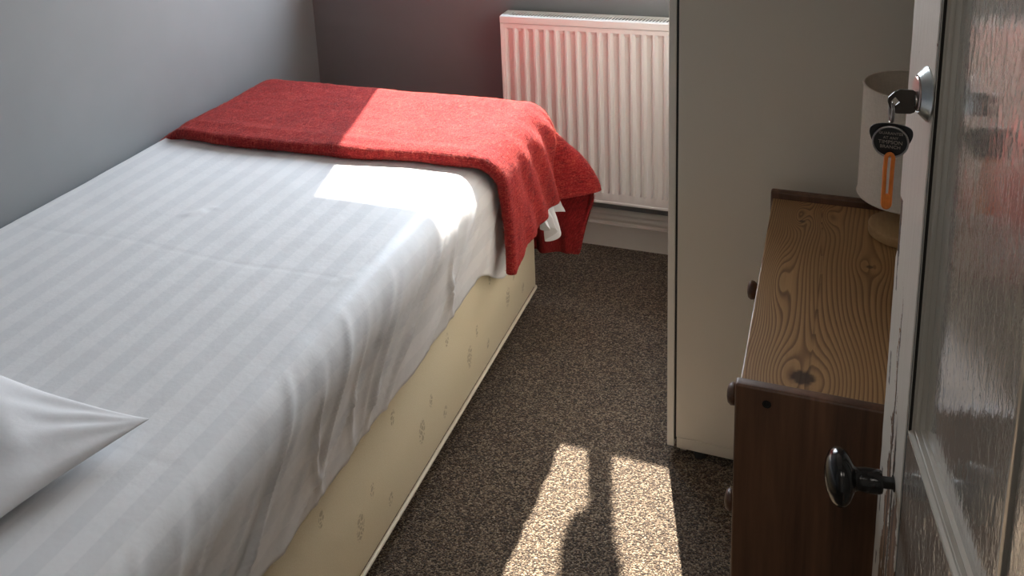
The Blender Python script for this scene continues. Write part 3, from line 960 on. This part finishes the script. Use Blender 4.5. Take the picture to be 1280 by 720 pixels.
# knob on its spindle
KS, KZ = .8855, .748
bm = bmesh.new()
prof = [(0, .006), (.0115, .006), (.0125, .009), (.0128, .022), (.0120, .026), (.0118, .030), (.0135, .033), (.019, .0355), (.0255, .039), (.0292, .0435), (.0300, .0475), (.0288, .0520), (.0245, .0565), (.0170, .0600), (.0085, .0618), (0, .0624)]
prof = [(r, h + .006) for r, h in prof]
lathe(bm, prof, 'Y', (KS, 0, KZ), 56)
kn = obj('door_knob', bm, M['black_gloss'], door, smooth=True)
obj('spindle', box((KS - .0045, -.010, KZ - .0045), (KS + .0045, .014, KZ + .0045), .0008), M['black_metal'], kn)
# the hole the spindle turns in
bm = bmesh.new(); lathe(bm, [(0, .0006), (.008, .0006), (.0085, .0)], 'Y', (KS, .0002, KZ), 24)
obj('spindle_hole', bm, M['dark_void'], door)
# lock cylinder
LS, LZ = .8765, 1.1825
KYZ = LZ - .0085
bm = bmesh.new(); lathe(bm, [(.0255, 0), (.0255, .0012), (.0245, .0020), (.0185, .0078), (.0178, .0084), (.0172, .0082), (.0172, .0060), (0, .0060)], 'Y', (LS, 0, LZ), 64)
lk = obj('lock_rose', bm, M['chrome'], door, autosm=30)
bm = bmesh.new(); lathe(bm, [(.0160, .0055), (.0160, .0092), (.0152, .0098), (0, .0098)], 'Y', (LS, 0, LZ), 56)
obj('lock_cylinder', bm, M['brass_rose'], lk, autosm=30)
bm = bmesh.new(); lathe(bm, [(.0058, .0095), (.0058, .0104), (.0050, .0108), (0, .0108)], 'Y', (LS, 0, KYZ + .002), 32)
obj('key_plug', bm, M['chrome'], lk, autosm=30)

# ------------------------------------------------------------------ key in the lock
def W(s, o_, z): return D0 + Matrix.Rotation(drz, 3, 'Z') @ Vector((s, o_, z))
key = tag(empty('door_key', W(LS, -.0055, KYZ), drz), 'dark-bowed key sticking out of the round door lock', 'key')
bm = bmesh.new()
# bow outline in (o, z) with a diamond hole; hole ring bridged
out = [(.0105, .0050), (.0135, .0062), (.0150, .0098), (.0175, .0118), (.0285, .0122), (.0335, .0095), (.0382, .0042), (.0386, .0000), (.0370, -.0045), (.0335, -.0095), (.0305, -.0112), (.0190, -.0112), (.0155, -.0098), (.0140, -.0068), (.0105, -.0055)]
hole = [(.0285, .0000), (.0325, .0048), (.0360, .0004), (.0325, -.0044)]
vo_ = [bm.verts.new((-.0011, a, b)) for a, b in out]; vh = [bm.verts.new((-.0011, a, b)) for a, b in hole]
eds = [bm.edges.new((L[i], L[(i + 1) % len(L)])) for L in (vo_, vh) for i in range(len(L))]
bmesh.ops.triangle_fill(bm, edges=eds, use_beauty=True)
r = bmesh.ops.extrude_face_region(bm, geom=bm.faces[:])
bmesh.ops.translate(bm, verts=[g_ for g_ in r['geom'] if isinstance(g_, bmesh.types.BMVert)], vec=(.0022, 0, 0))
obj('bow', bm, M['key_cover'], key)
obj('blade', box((-.0009, .002, -.0038), (.0009, .0118, .0038), .0003), M['ring'], key)
# fob on a split ring
fob = tag(empty('key_fob', W(LS, .0283, KYZ - .0375), drz), 'round black key fob with lettering hanging from the door key', 'key fob')
bm = bmesh.new()
R_ = .0082
tube(bm, [(R_ * .9 * math.cos(a), 0, .0268 + R_ * 1.15 * math.sin(a)) for a in [2 * PI * k / 40 for k in range(40)]], .0008, 8, True)
tube(bm, [(R_ * .9 * math.cos(a), .0015, .0265 + R_ * 1.15 * math.sin(a)) for a in [2 * PI * k / 40 for k in range(40)]], .0008, 8, True)
obj('split_ring', bm, M['ring'], fob, smooth=True)
# fob local: x' along leaf; the disc faces back along the leaf (towards the doorway), i.e. normal -x, width along y
FR = .0158
fz = -.0020
tilt = math.radians(-8)
bm = bmesh.new()
lathe(bm, [(0, .0014), (FR, .0014), (FR, -.0012), (FR - .0012, -.0014), (0, -.0014)], 'X', (0, 0, 0), 56)
disc = obj('fob_disc', bm, M['fob_black'], fob, autosm=40)
disc.location = (-.0005, 0, fz); disc.rotation_euler = (0, 0, math.radians(-12))
bm = bmesh.new()
tube(bm, [(-.0014, (FR - .0008) * math.cos(a), (FR - .0008) * math.sin(a)) for a in [2 * PI * k / 64 for k in range(64)]], .0009, 8, True)
obj('fob_rim', bm, M['ring'], disc, smooth=True)
# rounded shield behind the disc
bm = bmesh.new()
pl = []
ctrl = [(-.0125, .0155, .004), (.0125, .0155, .004), (.0170, .0060, .003), (.0080, -.0120, .006), (-.0080, -.0120, .006), (-.0170, .0060, .003)]
raw = []
for i, (a, b, r_) in enumerate(ctrl): raw.append(Vector((a, b)))
for _ in range(3):   # corner cutting
    nw = []
    for i in range(len(raw)):
        p_, q_ = raw[i], raw[(i + 1) % len(raw)]
        nw += [p_ * .75 + q_ * .25, p_ * .25 + q_ * .75]
    raw = nw
A = [bm.verts.new((.0026, p_.x * 1.2, p_.y * 1.08)) for p_ in raw]; B = [bm.verts.new((.0040, p_.x * 1.2, p_.y * 1.08)) for p_ in raw]
bm.faces.new(A); bm.faces.new(B[::-1])
for i in range(len(A)): bm.faces.new((A[i], B[i], B[(i + 1) % len(A)], A[(i + 1) % len(A)]))
obj('fob_backing', bm, M['fob_black'], disc)
def text(body, size, z, parent):
    cu = bpy.data.curves.new('lettering', 'FONT'); cu.body = body; cu.size = size; cu.align_x = 'CENTER'; cu.align_y = 'CENTER'; cu.extrude = .00012
    o = bpy.data.objects.new('t', cu); COL.objects.link(o)
    bpy.context.view_layer.update()
    dg = bpy.context.evaluated_depsgraph_get()
    me = bpy.data.meshes.new_from_object(o.evaluated_get(dg)); bpy.data.objects.remove(o)
    # text x -> local -y (reads left to right from the doorway), text y -> z, facing -x
    me.transform(Matrix(((0, 0, -1, -.00155), (-1, 0, 0, 0), (0, 1, 0, z), (0, 0, 0, 1))))
    return link('lettering', me, M['text'], parent)
text('GUARANTEE', .0036, .0085, disc); text('AT ANY', .0036, .0040, disc); text('TIMPSON', .0050, -.0004, disc); text('BRANCH', .0044, -.0050, disc)
# orange tag looped through the fob
orp = W(LS - .004, .0290, KYZ - .0375 + fz - .012)
ora = tag(empty('orange_tag', orp, drz), 'orange plastic loop tag hanging below the round key fob', 'key tag')
bm = bmesh.new()
hw, top_, bot_ = .0031, .0008, -.0535
pts = []
for k in range(13):
    a = PI * k / 12; pts.append((-.0015, hw * math.cos(a), top_ - .004 + .0045 * math.sin(a)))
pts += [(0, -hw * 1.02, -.015), (.0003, -hw, -.03)]
for k in range(13):
    a = PI + PI * k / 12; pts.append((0, hw * math.cos(a), bot_ + .004 + .0045 * math.sin(a)))
pts += [(-.0003, hw, -.03), (0, hw * 1.05, -.015)]
tube(bm, pts, .0020, 10, True, flat=1.0, flat_dir=(1, 0, 0))
loop = obj('loop', bm, M['orange'], ora, smooth=True)
obj('clasp', box((-.0022, -.0026, bot_ + .0015), (.0018, .0026, bot_ + .0135), .0008), M['orange'], ora)

# ------------------------------------------------------------------ light
sun = bpy.data.lights.new('sun', 'SUN'); sun.energy = 9.0; sun.angle = math.radians(.7); sun.color = (1.0, .93, .82)
so = bpy.data.objects.new('sun', sun); COL.objects.link(so)
K = .963
sd = Vector((.264, -1.0, -K)).normalized()
so.rotation_euler = sd.to_track_quat('-Z', 'Y').to_euler()
ll = bpy.data.lights.new('fill_light', 'AREA'); ll.shape = 'DISK'; ll.size = .5; ll.energy = 1.7; ll.color = (1, .93, .84)  # added fill light behind the camera; lifts the near end of the bed
lo = bpy.data.objects.new('fill_light', ll); COL.objects.link(lo); lo.location = (1.45, -3.2, 2.3)
w = bpy.data.worlds.new('sky'); scene.world = w; w.use_nodes = True
nt = w.node_tree; bg = nt.nodes['Background']
tc = nt.nodes.new('ShaderNodeTexCoord'); sp = nt.nodes.new('ShaderNodeSeparateXYZ'); nt.links.new(tc.outputs['Generated'], sp.inputs[0])
rp = nt.nodes.new('ShaderNodeValToRGB'); nt.links.new(sp.outputs[2], rp.inputs[0])
cr = rp.color_ramp
mr = nt.nodes.new('ShaderNodeMapRange'); mr.inputs[1].default_value = -1; mr.inputs[2].default_value = 1
nt.links.new(sp.outputs[2], mr.inputs[0]); nt.links.new(mr.outputs[0], rp.inputs[0])
cr.elements[0].position = .40; cr.elements[0].color = (.22, .20, .17, 1)
cr.elements[1].position = .56; cr.elements[1].color = (.90, .95, 1.0, 1)
e = cr.elements.new(1.0); e.color = (.62, .79, 1.0, 1)
nt.links.new(rp.outputs[0], bg.inputs[0]); bg.inputs[1].default_value = 6.0
po = bpy.data.lights.new('window_portal', 'AREA'); po.shape = 'RECTANGLE'; po.size = WX1 - WX0; po.size_y = WZ1 - WZ0
po.cycles.is_portal = True
pobj = bpy.data.objects.new('window_portal', po); COL.objects.link(pobj)
pobj.location = ((WX0 + WX1) / 2, .245, (WZ0 + WZ1) / 2); pobj.rotation_euler = (-PI / 2, 0, 0)

# ------------------------------------------------------------------ camera (solved from the photo; the frame is a low crop, hence the lens shift)
F = Vector((-.381, .889, -.254)).normalized()
cam = bpy.data.cameras.new('camera'); co = bpy.data.objects.new('camera', cam); COL.objects.link(co)
yaw, pit, roll = .4049, -.2564, -.0555
cy_, sy_, cp, sp_ = math.cos(yaw), math.sin(yaw), math.cos(pit), math.sin(pit)
Fv = Vector((-sy_ * cp, cy_ * cp, sp_)); Rv = Vector((cy_, sy_, 0)); Uv = Rv.cross(Fv)
c_, s_ = math.cos(roll), math.sin(roll)
R2 = c_ * Rv + s_ * Uv; U2 = -s_ * Rv + c_ * Uv
mat = Matrix(((R2.x, U2.x, -Fv.x, 1.697), (R2.y, U2.y, -Fv.y, -2.6729), (R2.z, U2.z, -Fv.z, 1.4806), (0, 0, 0, 1)))
co.matrix_world = mat
cam.sensor_width = 36; cam.lens = 1144.87 / 1280 * 36
cam.shift_x = (640 - 573.7) / 1280; cam.shift_y = (30.45 - 360) / 1280
cam.clip_start = .01
scene.camera = co

# ------------------------------------------------------------------ colour management / sampling helpers
vs = scene.view_settings
scene.display_settings.display_device = 'sRGB'
vs.view_transform = 'Standard'; vs.look = 'None'; vs.gamma = 1.0; vs.use_curve_mapping = False
vs.exposure = 1.65
cy = scene.cycles
cy.max_bounces = 12; cy.diffuse_bounces = 8; cy.glossy_bounces = 4; cy.transmission_bounces = 4; cy.transparent_max_bounces = 8
cy.use_denoising = True
cy.sample_clamp_indirect = 8.0
